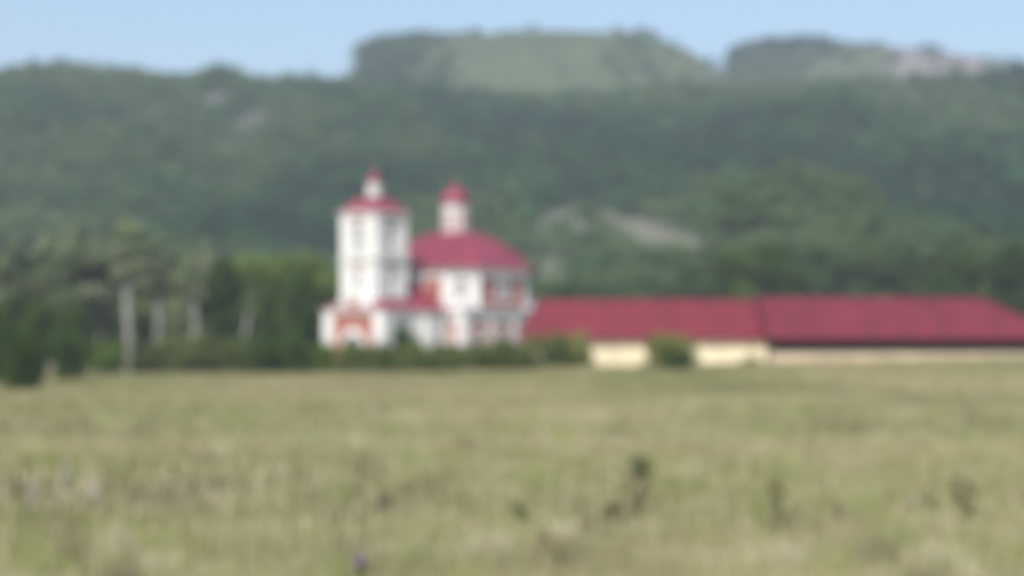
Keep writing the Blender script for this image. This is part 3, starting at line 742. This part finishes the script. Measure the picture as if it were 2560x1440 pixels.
# ------------------------------------------------------------------ the long low buildings
def hiproof(m, x0, x1, y0, y1, ze, zr, hl, hr):
    yc = (y0+y1)/2; a, b, c, d = (x0,y0,ze),(x1,y0,ze),(x1,y1,ze),(x0,y1,ze); r0, r1 = (x0+hl,yc,zr),(x1-hr,yc,zr)
    t = .16; lo = lambda p: (p[0], p[1], p[2]-t)
    m.face([a,b,r1,r0]); m.face([c,d,r0,r1]); m.face([d,a,r0]); m.face([b,c,r1])
    m.face([lo(a),lo(d),lo(c),lo(b)])
    for p, q in ((a,b),(b,c),(c,d),(d,a)): m.face([lo(p),lo(q),q,p])
def roof_ribs(m, x0, x1, y0, y1, ze, zr, hl, hr, step):
    yc = (y0+y1)/2; x = x0+step
    while x < x1-step*.5:
        f = 1.0
        if x < x0+hl: f = (x-x0)/hl
        if x > x1-hr: f = (x1-x)/hr
        for (ya, s) in ((y0, 1), (y1, -1)):
            yb = ya+s*(abs(yc-ya))*f; zb = ze+(zr-ze)*f
            m.tube([(x, ya, ze+.015), (x, yb, zb+.015)], [.035, .035], 4)
        x += step
    m.tube([(x0+hl, yc, zr+.02), (x1-hr, yc, zr+.02)], [.12, .12], 8)
    for (cx, cy, ex) in ((x0, y0, x0+hl), (x0, y1, x0+hl), (x1, y0, x1-hr), (x1, y1, x1-hr)): m.tube([(cx, cy, ze+.02), (ex, yc, zr+.02)], [.1, .1], 6)
# first building: cream wall
YB = 189.5
xl = at(1302, YB-1); xr = at(1925, YB-1); L1 = xr-xl+1.2
b1 = empty('long_barn', (xl, YB, .9), 0); tag(b1, 'long low cream-walled building under a crimson roof, next to the church', 'building')
ze, zr = 2.85, 7.35
m = MB(); hiproof(m, -.2, L1, -.7, 12.5, ze, zr, 2.1, .3); rf = m.build('roof', M_ROOF2, b1)
m = MB(); roof_ribs(m, -.2, L1, -.7, 12.5, ze, zr, 2.1, .3, 1.1); m.build('roof_seams', M_ROOF2, rf)
m = MB(); ops = []
P = frame((.5, 0, 0), (1, 0, 0)); Lw = L1-1.2; n_ = 7
for i in range(n_):
    c_ = 2.4+i*(Lw-4.8)/(n_-1); ops.append((c_-.45, c_+.45, 1.35, 2.15, 0) if i != 4 else (c_-.55, c_+.55, .3, 2.3, 0))
wall(m, P, Lw, -1.2, 2.66, ops, .25)
P_ = frame((.5+Lw, 0, 0), (0, 1, 0)); wall(m, P_, 11.8, -1.2, 2.66); P_ = frame((.5, 11.8, 0), (0, -1, 0)); wall(m, P_, 11.8, -1.2, 2.66); P_ = frame((.5+Lw, 11.8, 0), (-1, 0, 0)); wall(m, P_, Lw, -1.2, 2.66)
m.build('wall', M_CREAM, b1)
for i, o_ in enumerate(ops):
    if i == 4:
        d_ = MB(); pbox(d_, P, o_[0], o_[1], .3, 2.3, -.2, -.12); dd = d_.build('door', M_CREAM, b1); k_ = MB(); pbox(k_, P, o_[1]-.2, o_[1]-.14, 1.2, 1.35, -.12, -.06); k_.build('handle', M_DARKW, dd)
    else: window(P, o_, b1, M_CREAM, mat('shutter_cream', (.70,.62,.44), .8, var=.15) if i == 0 else bpy.data.materials['shutter_cream'], .1, depth=.08, bars=False, k=.05)
# second building: open dark front above a beige stone wall
x2 = at(1922, 188); L2 = 33.2
b2 = empty('open_shed', (x2, 187.6, 1.15), math.radians(3.2)); tag(b2, 'long shed with dull crimson roof and dark open front above a beige stone wall', 'shed')
m = MB(); hiproof(m, -.3, L2, -1.3, 12.3, 2.72, 7.3, .2, 7.2); rf = m.build('roof', M_ROOF3, b2)
m = MB(); roof_ribs(m, -.3, L2, -1.3, 12.3, 2.72, 7.3, .2, 7.2, 1.1); m.build('roof_seams', M_ROOF3, rf)
m = MB(); m.box(.1, L2-.9, 4.5, 4.8, -1.2, 2.55); m.box(.1, .4, .35, 4.498, -1.2, 2.55); m.box(L2-1.2, L2-.9, .35, 4.498, -1.2, 2.55); m.box(.1, L2-.9, 11.3, 11.6, -1.2, 2.55); m.build('inner_wall', M_DARKW, b2)
for i in range(9):
    m = MB(); x = .6+i*(L2-2.2)/8; m.box(x-.1, x+.1, -.1, .1, 1.12, 2.55); m.build('post', M_DARKW, b2)
m = MB(); m.box(.1, L2-.9, -.25, .2, -1.6, 1.0); m.build('front_wall', M_BEIGE, b2)
m = MB(); m.box(.0, L2-.8, -.32, .27, 1.001, 1.11); m.build('coping', M_BEIGE, b2)
for i in range(8):
    m = MB(); x = 1.9+i*(L2-4.6)/7; m.box(x-.25, x+.25, -.34, -.252, -1.6, 1.0); m.build('buttress', M_BEIGE, b2)

# ------------------------------------------------------------------ the meadow's grass
def grass():
    parts = []; cols = []
    def add(n, y0, y1, h0, h1, w, seedy=3, edge=0):
        u = rng.random(n); Y = (y0**2+(y1**2-y0**2)*u)**.5; X = (rng.random(n)-.5)*(Y*.74+6)
        cl = fbm(X/1.5, Y/2.2, 81); cl2 = fbm(X/15, Y/12, 83); keep = rng.random(n) < np.clip(cl*1.6-.1, .15, 1); X, Y, cl, cl2 = X[keep], Y[keep], cl[keep], cl2[keep]; n = len(X)
        Z = zg(X, Y)-.02
        h = (h0+(h1-h0)*rng.random(n)**1.5)*(.68+.65*cl); a = rng.random(n)*6.283; wv = w*(.6+.8*rng.random(n))*(Y/60)**.35
        lx, ly = rng.normal(size=n)*.22*h+.08*h, rng.normal(size=n)*.2*h
        P0 = np.stack([X-np.cos(a)*wv, Y-np.sin(a)*wv, Z], 1); P1 = np.stack([X+np.cos(a)*wv, Y+np.sin(a)*wv, Z], 1); P2 = np.stack([X+lx, Y+ly, Z+h], 1)
        parts.append(np.stack([P0, P1, P2], 1).reshape(-1, 3))
        straw, green, brown, pale = np.array((.43,.38,.22)), np.array((.25,.28,.10)), np.array((.24,.19,.12)), np.array((.52,.49,.33))
        near = (1-smooth(Y, 30, 60)); t = np.clip((cl2-.5)*2.6+.35+rng.normal(size=n)*.2+.2*near, 0, 1)[:, None]; cl3 = fbm(X/16+40, Y/12, 87)
        c = straw*(1-t)+green*t; r = rng.random(n); c[r < .12] = brown; c[r > .9] = pale
        band = np.exp(-((Y-42.5)/3.6)**2)*(1-.75*smooth(X, -8, 3))*(1-smooth(X, 3, 9))*smooth(fbm(X/1.1, Y/3, 91), .28, .5); dk = np.maximum(smooth(cl3, .55, .72)*.35, band*.85); c = c*(1-dk[:, None])+np.array((.17,.15,.11))*dk[:, None]; c = c*(1+.06*near)[:, None]*np.array((1.0, .99, .93))
        cols.append(np.repeat(c*(.75+.4*rng.random(n))[:, None], 3, 0))
    add(170000, 24, 60, .12, .55, .016); add(170000, 60, 120, .15, .5, .03); add(150000, 120, 196, .2, .55, .05)
    # taller tussocks standing out of the sward
    q = 170; Yc_ = 26+rng.random(q)**1.2*62; Xc_ = (rng.random(q)-.5)*Yc_*.74; nb = 70
    hue = np.array([(.40,.37,.22), (.27,.31,.12), (.20,.17,.11), (.47,.43,.29), (.34,.36,.15)])[rng.integers(0, 5, q)]
    X = (Xc_[:, None]+rng.normal(size=(q, nb))*.13*(1+Yc_[:, None]/60)).ravel(); Y = (Yc_[:, None]+rng.normal(size=(q, nb))*.2).ravel(); Z = zg(X, Y)
    h = (np.repeat(.35+.5*rng.random(q), nb))*(.5+.6*rng.random(q*nb)); n = q*nb; lx = rng.normal(size=n)*.14
    P0 = np.stack([X-.012, Y, Z], 1); P1 = np.stack([X+.012, Y, Z], 1); P2 = np.stack([X+lx, Y+rng.normal(size=n)*.1, Z+h], 1)
    parts.append(np.stack([P0, P1, P2], 1).reshape(-1, 3)); cols.append(np.repeat(np.repeat(hue, nb, 0)*(.75+.5*rng.random(n))[:, None], 3, 0))
    # tall dry stalks with seed heads
    n = 1900; Y = 27+rng.random(n)*70; X = (rng.random(n)-.5)*Y*.72; Y[:90] = 38+rng.random(90)*5; X[:90] = -13.5+rng.random(90)**1.3*16; Z = zg(X, Y); h = .5+.6*rng.random(n)
    lean = rng.normal(size=n)*.12
    for k, (wa, za, zb) in enumerate(((.008, 0, 1.0), (.03, .78, 1.06))):
        P0 = np.stack([X-wa+lean*za, Y, Z+h*za], 1); P1 = np.stack([X+wa+lean*za, Y, Z+h*za], 1); P2 = np.stack([X+lean*zb, Y, Z+h*zb], 1)
        parts.append(np.stack([P0, P1, P2], 1).reshape(-1, 3)); base = np.array((.48,.45,.30)) if k == 0 else np.array((.46,.40,.27))
        base = base*np.where(np.arange(n) < 90, 1.2, 1.0)[:, None]; cols.append(np.repeat(base*(.7+.5*rng.random(n))[:, None], 3, 0))
    o = np_mesh('meadow_grass', np.concatenate(parts), 3, M_GRASS, None, np.concatenate(cols))
    tag(o, 'dry straw and green grass growing over the whole meadow', 'grass', kind='stuff')
grass()

# single weeds that stand out of the grass
def weed(name, h, w, n, c1, c2, seed, size=.05, head=None, lean=0):
    root = empty(name); r = np.random.default_rng(seed)
    cs = np.array([(lean*t*h+r.normal()*w*.18, r.normal()*w*.18, h*t) for t in np.linspace(.15, .92, 9)]); rs = np.array([(w*.3, w*.3, h*.09)]*9)
    T_, k = leaf_tris(n, cs, rs, size); t = r.random(n)[:, None]; c = np.array(c1)*(1-t)+np.array(c2)*t
    T_[..., 2] = np.maximum(T_[..., 2], .01)
    np_mesh('leaves', T_.reshape(-1, 3), 3, M_LEAF, root, np.repeat(c, 3, 0))
    m = MB(); m.tube([(0, 0, -.05), (lean*h*.5, .01, h*.5), (lean*h, 0, h)], [.014, .01, .005], 6)
    for q in range(5): z = h*(.3+.13*q); a = q*2.3; m.tube([(lean*z, 0, z), (lean*z+math.cos(a)*w*.3, math.sin(a)*w*.3, z+h*.09)], [.007, .003], 5)
    m.build('stem', M_BARK, root)
    if head:
        m = MB()
        for q in range(4):
            a = q*1.7; R = w*.22*(q > 0); c = (lean*h+R*math.cos(a), R*math.sin(a), h+.02-.05*(q > 0)); rr = .035
            m.loft([[(c[0]+rr*f*math.cos(b), c[1]+rr*f*math.sin(b), c[2]+z) for b in [6.283*i/9 for i in range(9)]] for f, z in ((.4, -.03), (.9, 0), (1.2, .05), (.5, .075))])
        m.build('flower_head', head, root)
    return root
M_PURPLE = mat('purple_petals', (.20,.13,.27), .8, var=.3, scale=20)
def on_ground(px, py):
    Y = F*CAMZ/(py-HY)
    for _ in range(8): Y = F*(CAMZ-gz(at(px, Y), Y))/(py-HY)
    return at(px, Y), Y
for (px, pyb, pyt, w, name, c1, c2, hd, lab, cat) in [
    (1603, 1235, 1140, .9, 'weed_clump', (.06,.10,.03), (.09,.13,.04), None, 'darkest green weed clump standing alone in the meadow right of centre', 'weed'),
    (1592, 1290, 1200, .6, 'dry_weed', (.18,.15,.07), (.24,.19,.10), None, 'brown dry weed just below the darkest green clump', 'weed'),
    (1545, 1305, 1255, .6, 'weed_clump', (.10,.11,.04), (.15,.14,.06), None, 'olive weed lying lower left of the brown dry weed', 'weed'),
    (2415, 1310, 1190, .5, 'weed_clump', (.17,.17,.08), (.25,.23,.12), None, 'tall olive weed near the right edge of the meadow', 'weed'),
    (1945, 1330, 1195, .4, 'weed_clump', (.20,.19,.09), (.27,.25,.13), None, 'tall thin olive weed halfway between the dark clump and the right edge', 'weed'),
    (1302, 1310, 1262, .35, 'weed_clump', (.10,.14,.05), (.14,.17,.07), None, 'small grey-green weed in the middle of the meadow', 'weed'),
    (165, 1290, 1150, .35, 'dry_weed', (.60,.57,.42), (.75,.72,.55), None, 'tall pale straw-coloured weed near the left edge of the meadow', 'weed'),
    (85, 1280, 1195, .3, 'dry_weed', (.52,.46,.40), (.62,.56,.48), None, 'pale pinkish weed left of the tall straw-coloured one', 'weed'),
    (235, 1270, 1195, .3, 'dry_weed', (.52,.46,.40), (.62,.56,.48), None, 'pale pinkish weed right of the tall straw-coloured one', 'weed'),
    (960, 1290, 1235, .5, 'dry_weed', (.20,.17,.12), (.26,.22,.15), None, 'dark brown weed left of the middle of the meadow', 'weed'),
    (1362, 1375, 1325, .3, 'dry_weed', (.24,.21,.12), (.3,.26,.15), None, 'low dark olive weed near the bottom, right of centre', 'weed'),
    (900, 1475, 1405, .3, 'flowering_thistle', (.15,.17,.07), (.2,.2,.1), M_PURPLE, 'purple flower head at the bottom edge of the meadow', 'flower')]:
    x, Y = on_ground(px, pyb); h = (pyb-pyt)/F*Y
    o = weed(name, h, w, 1100, c1, c2, int(px), .04, hd); o.location = (x, Y, gz(x, Y)); tag(o, lab, cat)

# ------------------------------------------------------------------ the air
m = MB(); m.box(-900, 900, -80, 3100, -6, 330)
hz = bpy.data.materials.new('haze'); hz.use_nodes = True; t = hz.node_tree; t.nodes.remove(t.nodes['Principled BSDF'])
pv = t.nodes.new('ShaderNodeVolumePrincipled'); pv.inputs['Color'].default_value = (.86, .945, 1, 1); pv.inputs['Density'].default_value = .00037; pv.inputs['Anisotropy'].default_value = .2
t.links.new(pv.outputs[0], t.nodes['Material Output'].inputs['Volume'])
tag(m.build('haze', hz), 'thin bluish summer haze over the valley', 'haze', kind='stuff')
